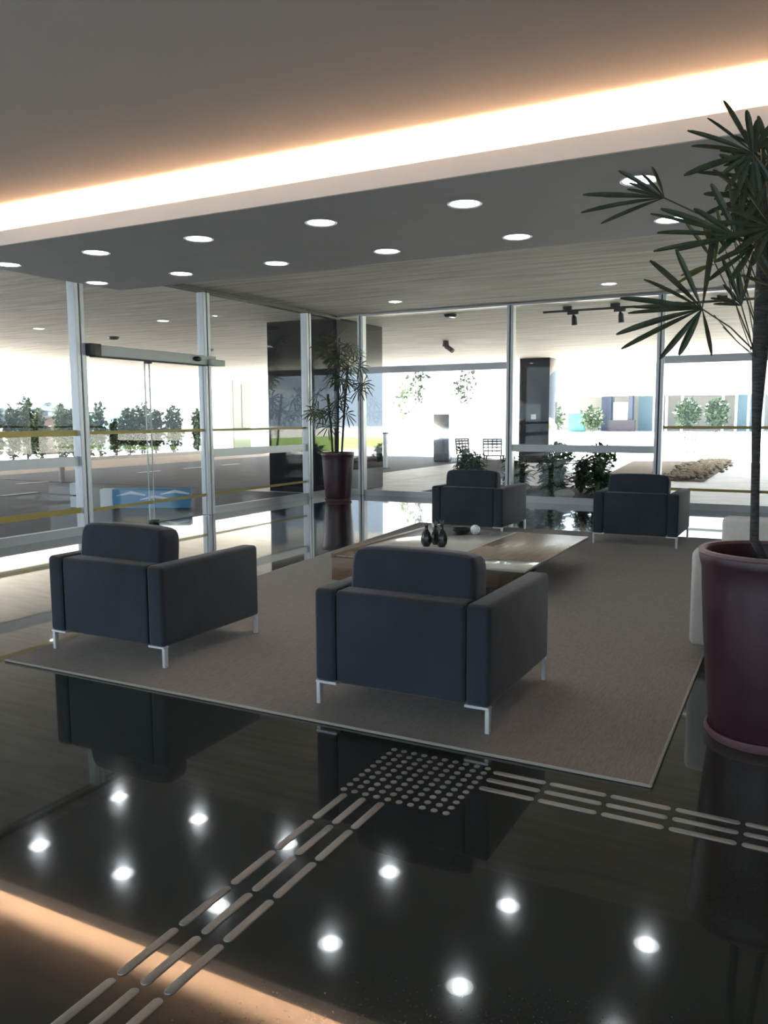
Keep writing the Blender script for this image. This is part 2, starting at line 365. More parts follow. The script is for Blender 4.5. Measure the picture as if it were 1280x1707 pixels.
# ------------------------------------------------------------------ rug
rc = [(-4.43, 3.33), (-.53, 3.33), (-.66, 10.75), (-5.0, 10.62)]
def quad_slab(bm, pts, z0, z1):
    lo = [bm.verts.new((x, y, z0)) for x, y in pts]; hi = [bm.verts.new((x, y, z1)) for x, y in pts]
    bm.faces.new(lo[::-1]); bm.faces.new(hi)
    for i in range(4): bm.faces.new((lo[i], lo[(i+1) % 4], hi[(i+1) % 4], hi[i]))
t = thing('area_rug', 'large grey-brown woven rug under the lounge chairs with pale bound edge', 'rug', (0, 0, 0))
bm = bm_new(); quad_slab(bm, rc, .001, .011); obj('pile', bm, M['rug'], t)
bm = bm_new(); cx = sum(p[0] for p in rc)/4; cy = sum(p[1] for p in rc)/4
for i in range(4):
    p, q = Vector(rc[i]), Vector(rc[(i+1) % 4]); tube(bm, [(p.x, p.y, .008), (q.x, q.y, .008)], .0075, 6)
obj('binding', bm, M['rugedge'], t)

# ------------------------------------------------------------------ armchairs
def make_armchair(label, loc):
    t = thing('armchair', label, 'armchair', loc, 0, 'dark velvet armchairs round the low table')
    w, dp, aw, z0, z1 = .97, .96, .125, .125, .62
    for s in (0, 1):
        x0 = 0 if s == 0 else w-aw
        bm = bm_new(); box(bm, x0, x0+aw, 0, dp, z0, z1, .028, 4); obj('armrest', bm, M['velvet'], t, True)
    bm = bm_new(); box(bm, aw+.002, w-aw-.002, .004, .15, z0+.002, z1-.004, .022, 4); bk = obj('backrest', bm, M['velvet'], t, True)
    for x in (aw+.001, w-aw-.001):
        bm = bm_new(); tube(bm, [(x, .004, z0+.02), (x, .004, z1-.03), (x, .03, z1-.006), (x, .14, z1-.006)], .004, 6); obj('seam', bm, M['velvetseam'], bk)
    bobj('seat_base', (aw+.002, w-aw-.002, .15, dp-.02, z0+.002, .30), M['velvet'], t, bev=.015)
    bm = bm_new(); box(bm, aw+.006, w-aw-.006, .16, dp-.005, .302, .44, .045, 5); obj('seat_cushion', bm, M['velvet'], t, True)
    # back cushion: soft block, leaning, top slightly crowned
    bm = bm_new(); bmesh.ops.create_cube(bm, size=1)
    bmesh.ops.subdivide_edges(bm, edges=bm.edges[:], cuts=7, use_grid_fill=True)
    for v in bm.verts:
        x, y, z = v.co*2
        e = lambda q: math.copysign(min(1, abs(q)), q)
        k = 1 - .045*(abs(y)**2) - .0
        nx = x*(1-.035*abs(z)**6-.03*abs(y)**6); nz = z*(1-.05*abs(x)**6-.05*abs(y)**6); ny = y*(1-.10*abs(x)**4-.12*abs(z)**4)
        nz += .03*(1-x*x)*(1 if z > 0 else 0)
        v.co = Vector((nx*.350, ny*.105, nz*.20))
    bmesh.ops.rotate(bm, verts=bm.verts, cent=(0, 0, 0), matrix=Matrix.Rotation(-.10, 3, 'X'))
    bmesh.ops.translate(bm, verts=bm.verts, vec=(w/2, .235, .622))
    cu = obj('back_cushion', bm, M['velvet'], t, True)
    md = cu.modifiers.new('s', 'SUBSURF'); md.levels = 1; md.render_levels = 1
    for x, sx in ((.004, 1), (w-.004, -1)):
        for y in (.026, dp-.026):
            bm = bm_new()
            xa, xb = sorted((x, x+sx*.125)); box(bm, xa, xb, y-.022, y+.022, .116, .130, .002, 1)
            xa, xb = sorted((x, x+sx*.022)); box(bm, xa, xb, y-.016, y+.016, 0, .117, .002, 1)
            obj('leg', bm, M['chrome'], t)
    return t
ac = make_armchair('dark velvet armchair nearest the viewer, beside the square of metal studs', (-2.27, 3.53, .0115))
dup(ac, (-4.37, 3.63, .0115), 'dark velvet armchair on the rug corner at left, in front of the glass door')
dup(ac, (-4.38, 9.66, .0115), 'dark velvet armchair at the far side of the low table, left of the planted bed')
dup(ac, (-2.31, 9.72, .0115), 'dark velvet armchair at the far right, in front of the gravel bed')

# ------------------------------------------------------------------ low table
t = thing('coffee_table', 'low square coffee table with wood and pale glass top panels', 'table', (0, 0, 0))
tx0, tx1, ty0, ty1, tz = -3.70, -1.95, 6.05, 8.10, .325
xm, ym = -2.70, 6.48
def tb(name, d_, m, bev=.003): return bobj(name, d_, m, t, bev=bev)
tb('wood_panel', (xm+.003, tx1-.001, ym+.003, ty1-.001, tz-.02, tz), M['wood'])
tb('glass_panel', (tx0+.045, xm-.003, ym+.003, ty1-.001, tz-.02, tz), M['glasstop'])
tb('glass_panel', (xm+.003, tx1-.001, ty0+.001, ym-.003, tz-.02, tz), M['glasstop'])
tb('wood_panel', (tx0+.045, xm-.003, ty0+.001, ym-.003, tz-.02, tz), M['wood'])
tb('side_rail', (tx0, tx0+.042, ty0, ty1, tz-.03, tz+.012), M['woodside'])
for dms in ((tx0+.002, xm, ty0+.002, ty0+.03, .10, tz-.021), (xm+.001, tx1-.32, ty0+.30, ty0+.33, .10, tz-.021), (tx0+.002, tx1-.32, ty1-.33, ty1-.30, .10, tz-.021),
            (tx0+.002, tx0+.03, ty0+.031, ty1-.331, .10, tz-.031), (tx1-.35, tx1-.322, ty0+.331, ty1-.331, .10, tz-.021)):
    tb('apron', dms, M['woodside'])
for x in (tx0+.06, tx1-.50):
    for y in (ty0+.36, ty1-.46): tb('leg', (x, x+.08, y, y+.08, .0115, .15), M['darkmetal'])
# things on it
def vase(label, x, y, s, h):
    t = thing('vase', label, 'vase', (x, y, tz+.0005), R()*3, 'black vases on the low table')
    bm = bm_new()
    lathe(bm, [(.001, 0), (.035*s, 0), (.062*s, .035*s), (.066*s, .075*s), (.045*s, .12*s), (.022*s, .145*s), (.018*s, .17*s), (.024*s, .18*s), (.016*s, .182*s), (.014*s, .15*s), (.001, .14*s)], n=14)
    for v in bm.verts:
        a_ = math.atan2(v.co.y, v.co.x); k = 1+.08*math.cos(a_*7); v.co.x *= k; v.co.y *= k; v.co.z *= 1.45
    obj('body', bm, M['black'], t, True)
    bm = bm_new()
    for k in range(9):
        a_ = k*2.4; r = .012*s+.014*s*R(); zt = h
        z_ = .245*s; p = Vector((0, 0, z_)); q = Vector((math.cos(a_)*r*1.6, math.sin(a_)*r*1.6, z_+(h-z_)*(.6+.4*R())))
        tube(bm, [p, (p+q)/2, q], [.003, .006, .001], 5)
    obj('sprig', bm, M['sprig'], t)
vase('left squat black vase in the trio on the low table', -3.14, 6.82, .74, .215)
vase('middle black vase in the trio on the low table', -3.11, 6.96, .68, .24)
vase('right and tallest black vase in the trio on the low table', -3.00, 6.85, .78, .26)
bm = bm_new(); lathe(bm, [(.001, 0), (.05, 0), (.095, .035), (.10, .06), (.093, .06), (.085, .038), (.001, .015)], n=24)
tag(obj('bowl', bm, M['black'], None, True, (-3.16, 7.72, tz+.0005)), 'small dark bowl behind the black vases on the low table', 'bowl')
bm = bm_new(); bmesh.ops.create_uvsphere(bm, u_segments=20, v_segments=12, radius=.05)
tag(obj('decorative_ball', bm, M['whitecer'], None, True, (-3.02, 7.74, tz+.051)), 'pale round ball beside the dark bowl on the low table', 'ornament')
bobj_ = None

# ------------------------------------------------------------------ cream sofa at right
t = thing('sofa', 'cream fabric sofa at right, half hidden by the big red pot', 'sofa', (0, 0, .0))
sx0, sx1, sy0, sy1 = -.64, .36, 5.25, 7.25
def sp(nm, d_, bev=.04):
    bm = bm_new(); box(bm, *d_, bev, 4); return obj(nm, bm, M['cream'], t, True)
sp('armrest', (sx0, sx1, sy0, sy0+.18, .10, .70)); sp('armrest', (sx0, sx1, sy1-.18, sy1, .10, .70))
sp('backrest', (sx1-.2, sx1, sy0+.182, sy1-.182, .10, .72)); sp('seat_base', (sx0+.01, sx1-.2, sy0+.182, sy1-.182, .10, .30), .02)
for k in range(2):
    ya = sy0+.184+k*.815; sp('seat_cushion', (sx0, sx1-.21, ya, ya+.81, .303, .46))
    sp('back_cushion', (sx1-.42, sx1-.205, ya+.01, ya+.80, .463, .80), .06)
for x in (sx0+.12, sx1-.1):
    for y in (sy0+.06, sy1-.10): bobj('leg', (x, x+.05, y, y+.05, 0, .10), M['darkmetal'], t)

# ------------------------------------------------------------------ tactile floor markers
stud = None
rowname = ['first', 'second', 'third', 'fourth', 'fifth', 'sixth', 'seventh', 'eighth', 'ninth', 'tenth']
for j in range(10):
    for i in range(10):
        x = -1.635 + i*.0502; y = 2.752 + j*.0502
        lab = 'metal warning stud, %s from the left in the %s row counted from the rug' % (rowname[i], rowname[9-j])
        if stud is None:
            bm = bm_new(); lathe(bm, [(.0140, 0), (.0130, .0022), (.0095, .0040), (.005, .0048), (.0003, .005)], n=20)
            stud = obj('floor_stud', bm, M['steel'], None, True, (x, y, .0002)); tag(stud, lab, 'floor stud', 'metal warning studs in the square')
        else:
            o = stud.copy(); COL.objects.link(o); o.location = (x, y, .0002); o['label'] = lab
bar = None
def bar_mesh():
    bm = bm_new(); L, w = .231, .0155; n = 8
    prof = [(w, 0), (w*.9, .003), (w*.6, .0048)]
    rings = []
    for r, z in prof:
        ring = []
        for k in range(n+1):
            a_ = -math.pi/2 + math.pi*k/n; ring.append(bm.verts.new((L/2-w+r*math.cos(a_), r*math.sin(a_), z)))
        for k in range(n+1):
            a_ = math.pi/2 + math.pi*k/n; ring.append(bm.verts.new((-L/2+w+r*math.cos(a_), r*math.sin(a_), z)))
        rings.append(ring)
    for i in range(2):
        m_ = len(rings[0])
        for k in range(m_): bm.faces.new((rings[i][k], rings[i][(k+1) % m_], rings[i+1][(k+1) % m_], rings[i+1][k]))
    bm.faces.new(rings[2]); return bm
def place_bar(x, y, rz, lab, group):
    global bar
    if bar is None:
        bar = obj('guide_bar', bar_mesh(), M['steel'], None, True, (x, y, .0002)); tag(bar, lab, 'floor guide bar')
        o = bar
    else:
        o = bar.copy(); COL.objects.link(o); o.location = (x, y, .0002); o['label'] = lab
    o.rotation_euler = (0, 0, rz); o['group'] = group
for r, (x, nm) in enumerate(((-1.608, 'left'), (-1.523, 'middle'), (-1.441, 'right'))):
    for k in range(7):
        place_bar(x, 2.602-k*.2468, math.pi/2, '%s guide bar from the stud square, %s line of the path towards the viewer' % (rowname[k], nm), 'guide bars of the near path')
for r, (y, nm) in enumerate(((3.180, 'rear'), (3.099, 'middle'), (3.015, 'front'))):
    for k in range(6):
        place_bar(-1.035+k*.2465, y, -.012, '%s guide bar from the stud square, %s line of the path to the right' % (rowname[k], nm), 'guide bars of the right path')

# ------------------------------------------------------------------ palms
def leaflet(bm, hub, d, nrm, L, w, droop=.12, curl=0):
    """a ribbed, blunt-tipped strip from the hub, folded along its middle"""
    d = d.normalized(); s = d.cross(nrm).normalized(); nn = s.cross(d).normalized()
    prof = [(0, .14), (.12, .34), (.32, .78), (.55, 1), (.78, .95), (.93, .66), (1, .3)]
    rows = []
    for f, k in prof:
        cpt = hub + d*(L*f) - Vector((0, 0, 1))*(droop*L*f*f) + nn*(curl*L*f*f)
        rows.append([bm.verts.new(cpt - s*(w*k/2) + nn*(w*k*.16)), bm.verts.new(cpt), bm.verts.new(cpt + s*(w*k/2) + nn*(w*k*.16))])
    for i in range(len(rows)-1):
        bm.faces.new((rows[i][0], rows[i][1], rows[i+1][1], rows[i+1][0])); bm.faces.new((rows[i][1], rows[i][2], rows[i+1][2], rows[i+1][1]))
def fan(parent, hub, axis, nrm, n_, spread, L, w, m, stalk_from, Ls=None, droop=.12):
    """a fan leaf: leaflets spread about axis in the plane across nrm, plus its stalk"""
    axis = axis.normalized(); nrm = (nrm - axis*nrm.dot(axis)).normalized(); side = nrm.cross(axis)
    bm = bm_new()
    for k in range(n_):
        a_ = (-.5 + (k/(n_-1) if n_ > 1 else .5))*spread + (R()-.5)*.08
        d_ = axis*math.cos(a_) + side*math.sin(a_) + nrm*(R()-.5)*.16
        leaflet(bm, hub, d_, nrm, L*(Ls[k] if Ls else .82+.3*R()), w*(.8+.4*R()), droop)
    o = obj('leaf', bm, m, parent)
    md = o.modifiers.new('t', 'SOLIDIFY'); md.thickness = .0012
    bm = bm_new()
    p0, p1 = Vector(stalk_from), Vector(hub); mid = (p0+p1)/2 + Vector((0, 0, .06*(p1-p0).length))
    tube(bm, [p0, mid, p1], [.0045, .0035, .003], 6); obj('leaf_stalk', bm, M['petiole'], o)
    return o
def make_pot(t, s=1.0):
    prof = [(.001, .03), (.225, .03), (.232, .05), (.25, .22), (.272, .48), (.287, .72), (.290, .80), (.298, .83), (.305, .865), (.300, .885), (.286, .885), (.277, .86), (.272, .80), (.001, .80)]
    bm = bm_new(); lathe(bm, [(r*s, z*s) for r, z in prof], n=56); obj('pot', bm, M['pot'], t, True)
    bm = bm_new(); lathe(bm, [(.001, .0), (.235*s, .0), (.252*s, .028*s), (.252*s, .045*s), (.24*s, .045*s), (.236*s, .029*s), (.001, .029*s)], n=56); obj('saucer', bm, M['potrim'], t, True)
    bm = bm_new(); lathe(bm, [(.300*s, .866*s), (.308*s, .878*s), (.304*s, .892*s), (.284*s, .892*s), (.279*s, .878*s)], n=56); obj('rim', bm, M['potrim'], t, True)
    bm = bm_new(); cyl(bm, 0, 0, .80*s, .815*s, .271*s, n=40); obj('soil', bm, M['soil'], t)

PX, PY = -.165, 4.13
t = thing('potted_palm', 'tall fan-leaved palm in a big burgundy pot at the right edge', 'potted plant', (0, 0, 0))
pe = bpy.data.objects.new('planter', None)
bm = bm_new()
tmp = thing('x', 'x', 'x'); make_pot(tmp)
for ch in list(tmp.children): ch.parent = t; ch.location = (PX, PY, 0)
bpy.data.objects.remove(tmp); bm.free(); bpy.data.objects.remove(pe)
D0 = 3.72
def tp(px, py, d=D0): return at_depth(px, py, d)
trunk_pts = [Vector((PX+.0, PY-.02, .80)), tp(1257, 900, 3.76), tp(1259, 800, 3.75), tp(1261, 700, 3.75), tp(1266, 600, 3.75), tp(1271, 500, 3.75), tp(1276, 400, 3.76), tp(1281, 300, 3.78)]
bm = bm_new(); tube(bm, trunk_pts, [.02, .02, .0185, .021, .033, .036, .033, .024], 12); obj('trunk', bm, M['trunk'], t, True)
bm = bm_new(); tube(bm, [Vector((PX+.09, PY+.06, .80)), tp(1300, 700, 3.85), tp(1292, 520, 3.88), tp(1285, 330, 3.9)], [.018, .018, .026, .02], 10); obj('trunk', bm, M['trunk'], t, True)
CR, CU, CF = room(r_), room(u_), room(fw)     # directions right / up / ahead as seen from the room's entrance side
def dirn(deg, ahead=0): return (CR*math.cos(math.radians(deg)) + CU*math.sin(math.radians(deg)) + CF*ahead).normalized()
def pfan(px, py, dep, leaves, stalk, m='leaf', w=.034, tilt=0):
    """leaves: (angle, length in metres, lean); angles seen from the entrance"""
    hub = tp(px, py, dep); bm = bm_new()
    for an, L, ah in leaves:
        leaflet(bm, hub, dirn(an+6*(R()-.5), ah), (-CF*.8 + CU*(.5-R()*.3) + CR*.3*math.sin(an)).normalized(), L*(.95+.12*R()), w*.74*(.75+.4*R()), .03+.05*R())
    o = obj('leaf', bm, M[m], t); md = o.modifiers.new('t', 'SOLIDIFY'); md.thickness = .0012
    bm = bm_new(); p0 = tp(*stalk); mid = (p0+hub)/2 + Vector((0, 0, .02)); tube(bm, [p0, mid, hub], [.004, .003, .003], 6)
    obj('leaf_stalk', bm, M['petiole'], o)
k_ = 1/368.   # metres per pixel at the palm
def lv(*a): return [(an, L*k_, ah) for an, L, ah in a]
pfan(1107, 330, 3.62, lv((172, 128, .1), (183, 130, .1), (196, 105, .0), (143, 85, .1), (156, 62, .3), (128, 60, .2), (108, 58, .0), (165, 100, .4), (135, 75, .6)), (1268, 420, 3.72))
pfan(1170, 515, 3.60, lv((112, 108, .1), (135, 118, .0), (147, 105, .1), (168, 128, .0), (175, 112, .25), (182, 122, .1), (195, 145, .1), (207, 150, -.1), (228, 98, .2), (246, 80, .1), (285, 72, 0), (83, 140, .1), (152, 60, .8)), (1262, 590, 3.74), w=.040)
pfan(1228, 395, 3.58, lv((112, 105, 0), (150, 125, .2), (160, 150, .1), (172, 118, .1), (180, 128, .3), (188, 90, .2), (95, 95, .1), (75, 100, .2), (60, 90, 0), (40, 80, .1), (10, 60, 0), (130, 90, .4)), (1272, 500, 3.74), w=.040)
pfan(1258, 410, 3.66, lv((200, 65, .1), (215, 90, 0), (160, 60, 0), (95, 110, 0), (80, 120, .1), (120, 70, .2), (60, 90, 0), (235, 70, 0), (300, 70, 0), (20, 60, 0)), (1274, 520, 3.76), w=.038)
pfan(1255, 255, 3.62, lv((98, 72, 0), (80, 62, .1), (120, 95, 0), (140, 100, .1), (150, 108, .2), (165, 92, .2), (190, 110, .1), (60, 60, 0), (40, 60, 0), (250, 95, 0), (230, 70, 0), (275, 110, .1), (300, 80, 0), (210, 60, .3)), (1278, 380, 3.76), w=.042)
pfan(1272, 300, 3.70, lv((110, 90, 0), (150, 90, 0), (170, 100, .1), (200, 90, 0), (220, 90, 0), (240, 110, 0), (260, 120, 0), (90, 70, 0), (60, 60, 0), (30, 50, 0), (130, 80, .2)), (1281, 420, 3.78), w=.044)
pfan(1236, 510, 3.70, lv((112, 95, 0), (125, 50, .1), (98, 70, 0), (78, 92, 0), (165, 52, .1), (150, 45, .2), (176, 48, 0), (88, 50, .2)), (1262, 620, 3.75), w=.030)
pfan(1192, 440, 3.75, lv((108, 75, 0), (98, 80, .1), (85, 70, 0), (118, 90, .1), (195, 60, .1), (205, 70, 0), (190, 40, .3)), (1264, 600, 3.75), m='leafy', w=.026)
pfan(1210, 420, 3.68, lv((110, 60, 0), (100, 85, 0), (120, 50, 0)), (1266, 560, 3.75), m='leafy', w=.024)
pfan(1290, 480, 3.60, lv((215, 35, 0), (160, 60, 0), (120, 70, 0), (90, 80, 0), (60, 60, 0)), (1275, 560, 3.75), w=.034)
pfan(1285, 380, 3.55, lv((150, 80, 0), (170, 85, .1), (190, 80, 0), (210, 70, 0), (120, 70, 0), (95, 80, 0), (70, 60, 0), (240, 60, 0)), (1280, 470, 3.75), w=.038)
pfan(1268, 345, 3.62, lv((140, 95, 0), (160, 80, .1), (178, 75, 0), (205, 85, 0), (225, 95, .1), (245, 80, 0), (100, 80, 0), (120, 80, 0), (265, 90, 0)), (1280, 450, 3.75), w=.042)
pfan(1282, 265, 3.75, lv((105, 80, 0), (125, 70, .1), (145, 75, 0), (165, 85, 0), (185, 80, 0), (85, 75, .1), (65, 60, 0), (225, 70, 0), (250, 80, 0)), (1282, 380, 3.78), w=.042)
pfan(1244, 330, 3.82, lv((170, 70, 0), (200, 75, .1), (230, 70, 0), (140, 80, 0), (110, 85, 0), (80, 75, 0), (255, 80, 0), (280, 70, 0)), (1279, 430, 3.78), w=.038)
for (x0, y0_), (x1, y1_) in (((1262, 600), (1190, 525)), ((1258, 592), (1205, 545)), ((1252, 585), (1215, 470)), ((1258, 530), (1218, 380)), ((1264, 480), (1225, 400)), ((1256, 560), (1235, 420))):
    p0 = tp(x0, y0_, 3.74); p1 = tp(x1, y1_, 3.68); bm = bm_new(); tube(bm, [p0, (p0+p1)/2+Vector((0, 0, -.01)), p1], .0022, 5); obj('leaf_stalk', bm, M['petiole'], t)

# smaller-looking palm in the far corner
t2 = thing('potted_palm', 'distant fan palm in a burgundy pot inside the far glass corner', 'potted plant', (-7.75, 12.95, 0))
make_pot(t2)
tops = []
for k, (dx, dy, h) in enumerate(((0, 0, 2.95), (.05, .05, 2.45), (-.12, .03, 1.95))):
    bm = bm_new(); pts = [Vector((dx, dy, .8)), Vector((dx*1.6+.02, dy*1.5, .8+(h-.8)*.5)), Vector((dx*2.4+.05, dy*2, h))]
    tube(bm, pts, [.02, .022, .026], 8); obj('trunk', bm, M['trunk'], t2, True); tops.append(pts[-1])
rs = random.Random(11)
for k in range(44):
    tp_ = tops[(0, 0, 1, 0, 2, 1, 2)[k % 7]]; st = tp_ + Vector((0, 0, -.45*rs.random()-.05))
    a_ = rs.random()*6.283; el = -.6+rs.random()*1.3
    dd = Vector((math.cos(a_)*math.cos(el), math.sin(a_)*math.cos(el), math.sin(el)))
    hub = st + dd*(.12+.26*rs.random())
    hub.z = min(hub.z, 3.15)
    nr = -CF*(.4+rs.random()*.6) + CR*(rs.random()-.5)*1.4 + Vector((0, 0, rs.random()))
    fan(t2, hub, dd+Vector((0, 0, -.45)), nr, 9, 4.2, .25, .024, M['leaf'] if rs.random() < .7 else M['leafy'], st, droop=.2)

# ------------------------------------------------------------------ outdoor planting
def cluster(bm, c_, rad, n_, ls, rs, flat=1.0, updown=0):
    for _ in range(n_):
        while True:
            v = Vector((rs.uniform(-1, 1), rs.uniform(-1, 1), rs.uniform(-1, 1)))
            if v.length < 1: break
        p = c_ + Vector((v.x*rad[0], v.y*rad[1], v.z*rad[2]))
        d_ = Vector((rs.uniform(-1, 1), rs.uniform(-1, 1), rs.uniform(-.6, 1)+updown)).normalized()
        s = d_.orthogonal().normalized(); s.rotate(Matrix.Rotation(rs.random()*6.28, 3, d_))
        L = ls*(.6+.8*rs.random()); w_ = L*.28
        vs = [bm.verts.new(p), bm.verts.new(p+d_*L*.5+s*w_), bm.verts.new(p+d_*L), bm.verts.new(p+d_*L*.5-s*w_)]
        bm.faces.new(vs)
def shrub(label, x, y, h, r, m='hedge', dense=260, ls=.13, cat='shrub', group=None, name='shrub', crown0=.15, stems=3, seed=0):
    rs = random.Random(seed+int(x*100)+int(y*10))
    t = thing(name, label, cat, (x, y, 0), 0, group)
    bm = bm_new(); cluster(bm, Vector((0, 0, h*(crown0+1)/2)), (r, r, h*(1-crown0)/2), dense, ls, rs); obj('foliage', bm, M[m], t)
    bm = bm_new()
    for k in range(stems):
        a_ = rs.random()*6.28; q = Vector((math.cos(a_)*r*.4, math.sin(a_)*r*.4, h*.75))
        tube(bm, [(q.x*.2, q.y*.2, -.03), (q.x*.7, q.y*.7, h*.4), q], [.02+h*.006, .015, .006], 5)
    obj('stem', bm, M['bark'], t)
    return t
HG = 'climbing shrubs along the driveway kerb'
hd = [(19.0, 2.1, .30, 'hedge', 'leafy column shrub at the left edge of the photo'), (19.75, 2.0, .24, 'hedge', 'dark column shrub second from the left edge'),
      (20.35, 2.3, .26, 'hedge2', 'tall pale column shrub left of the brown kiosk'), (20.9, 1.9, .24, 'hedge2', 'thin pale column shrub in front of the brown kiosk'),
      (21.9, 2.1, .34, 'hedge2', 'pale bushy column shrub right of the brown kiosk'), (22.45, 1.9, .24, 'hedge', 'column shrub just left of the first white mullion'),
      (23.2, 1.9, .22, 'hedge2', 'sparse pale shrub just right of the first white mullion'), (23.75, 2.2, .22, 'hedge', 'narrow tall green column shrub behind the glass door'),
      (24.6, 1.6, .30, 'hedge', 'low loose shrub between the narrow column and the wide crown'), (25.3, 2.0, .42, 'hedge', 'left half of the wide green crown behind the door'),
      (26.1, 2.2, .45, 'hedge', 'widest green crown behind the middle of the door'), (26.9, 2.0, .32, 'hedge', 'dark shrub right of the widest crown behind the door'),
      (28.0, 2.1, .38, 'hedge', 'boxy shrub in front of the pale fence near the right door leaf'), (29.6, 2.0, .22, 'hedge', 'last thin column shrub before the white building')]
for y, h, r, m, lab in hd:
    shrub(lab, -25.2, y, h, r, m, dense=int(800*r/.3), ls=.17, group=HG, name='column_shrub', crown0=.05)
# planted bed past the far glass
struct(bobj('planting_bed', (-6.9, -3.3, 14.4, 17.0, -.02, .06), M['soil']))
BG = 'broad-leaved plants in the bed past the far glass'
bd = [(-6.62, 16.4, .95, .26, 'broad-leaved plant behind the far left armchair, left side'), (-6.1, 15.6, .88, .27, 'broad-leaved plant rising over the far left armchair'),
      (-5.45, 16.0, .80, .27, 'broad-leaved plant behind the white mullion of the far glass'), (-5.02, 15.15, .76, .27, 'leafy plant just right of the far left armchair'),
      (-4.62, 15.75, .74, .27, 'second leafy plant right of the far left armchair'), (-4.33, 15.1, .74, .27, 'leafy plant in the middle of the bed'),
      (-3.98, 15.8, .82, .28, 'leafy plant in the right half of the bed'), (-3.50, 15.2, .72, .24, 'rightmost big leafy plant left of the far right armchair')]
def leafplant(label, x, y, h, r, seed):
    rs = random.Random(seed); t = thing('leafy_plant', label, 'plant', (x, y, .06), 0, BG)
    bm = bm_new(); bs = bm_new()
    for k in range(26):
        a_ = rs.random()*6.28; q = Vector((math.cos(a_)*r*rs.random()*.8, math.sin(a_)*r*rs.random()*.8, h*(.2+.75*rs.random())))
        tube(bs, [(q.x*.1, q.y*.1, 0), (q.x*.6, q.y*.6, q.z*.6), q], [.012, .009, .005], 5)
        for j in range(9):
            b_ = rs.random()*6.28; el = rs.uniform(-.3, .9); d_ = Vector((math.cos(b_)*math.cos(el), math.sin(b_)*math.cos(el), math.sin(el)))
            leaflet(bm, q*(.35+.65*rs.random()), d_, Vector((0, 0, 1))+d_*.2, .17+.09*rs.random(), .075, .3)
    obj('foliage', bm, M['bed'], t); obj('stem', bs, M['bark'], t)
for k, (x, y, h, r, lab) in enumerate(bd): leafplant(lab, x, y, h, r, 50+k)
shrub('low shrub at the gravel edge behind the far right armchair', -5.2, 22.8, .75, .38, 'bed', 260, .16, group='low shrubs by the gravel')
shrub('low shrub next to the gravel, right of the freestanding column', -6.3, 22.4, .8, .40, 'bed', 260, .16, group='low shrubs by the gravel')
# round rock in the bed
bm = bm_new(); bmesh.ops.create_icosphere(bm, subdivisions=3, radius=1)
for v in bm.verts: v.co *= 1+.12*noise.noise(v.co*1.7); 
for v in bm.verts: v.co = Vector((v.co.x*.19, v.co.y*.15, v.co.z*.09))
tag(obj('rock', bm, M['curb'], None, True, (-4.0, 14.68, .12)), 'pale rounded rock at the foot of the bed plants', 'rock')
# gravel bed and stone border
bm = bm_new(); quad_slab(bm, [(-4.7, 20.3), (-2.3, 20.6), (-2.4, 30.5), (-5.6, 29.5)], -.015, .0)
g = obj('gravel_bed', bm, M['gravel']); g['kind'] = 'stuff'; g['label'] = 'brown gravel bed behind the far right armchair'; g['category'] = 'gravel'
bm = bm_new(); rs = random.Random(5)
for k in range(420):
    f = rs.random(); x = -2.9+rs.gauss(0, .28); y = 20.7+9.3*f
    r = rs.uniform(.05, .11)
    m_ = bmesh.ops.create_icosphere(bm, subdivisions=1, radius=r, matrix=Matrix.Translation((x, y, .07)) @ Matrix.Diagonal((1, 1, .6, 1)))
g = obj('border_stones', bm, M['stone']); g['kind'] = 'stuff'; g['label'] = 'strip of loose stones edging the gravel bed'; g['category'] = 'stones'

# metal garden chair past the far glass
def garden_chair(label, x, y, rz, s=1):
    t = thing('garden_chair', label, 'chair', (x, y, -.02), rz)
    bm = bm_new(); box(bm, -.26, .26, -.24, .24, .42, .445, .01, 2); obj('seat', bm, M['darkmetal'], t)
    bk = bm_new(); fr = [(-.26, .24, .44), (-.27, .30, .90), (.27, .30, .90), (.26, .24, .44)]
    tube(bk, fr, .024, 8)
    for z in (.56, .66, .76, .84): tube(bk, [(-.265, .25+(z-.44)*.13, z), (.265, .25+(z-.44)*.13, z)], .022, 6)
    for x_ in (-.13, 0, .13): tube(bk, [(x_, .24, .44), (x_, .30, .90)], .016, 6)
    obj('backrest', bk, M['darkmetal'], t)
    for x_ in (-.24, .24):
        for y_ in (-.22, .22):
            bm = bm_new(); tube(bm, [(x_, y_, .43), (x_*1.08, y_*1.1, 0)], .022, 8); obj('leg', bm, M['darkmetal'], t)
garden_chair('dark metal garden chair left of the freestanding column', -8.3, 22.7, .5)
garden_chair('pale metal garden chair far out behind the right window', -4.9, 37.0, -.5)
garden_chair('dark metal garden chair nearly hidden behind the far left armchair', -9.15, 22.9, 1.2)

# totem and post
t = thing('steel_totem', 'waist-to-head-high polished steel totem out on the paving', 'totem', (-11.45, 26.2, -.02))
bobj('body', (-.29, .29, -.13, .13, .05, 1.66), M['totem'], t, bev=.01); bobj('base', (-.27, .27, -.11, .11, 0, .05), M['darkmetal'], t)
t = thing('gate_post', 'short grey post right of the dark granite column', 'post', (-11.6, 22.2, -.02))
bobj('post', (-.05, .05, -.05, .05, 0, 1.05), M['rail'], t); bobj('cap', (-.07, .07, -.07, .07, 1.05, 1.10), M['darkmetal'], t); bobj('foot', (-.10, .10, -.10, .10, 0, .03), M['darkmetal'], t)
t = thing('bollard', 'low grey bollard on the driveway behind the leftmost window', 'bollard', (-16.4, 14.2, -.02))
bm = bm_new(); cyl(bm, 0, 0, 0, .62, .07); obj('post', bm, M['curb'], t); bm = bm_new(); cyl(bm, 0, 0, .62, .68, .08, .05); obj('cap', bm, M['curb'], t)
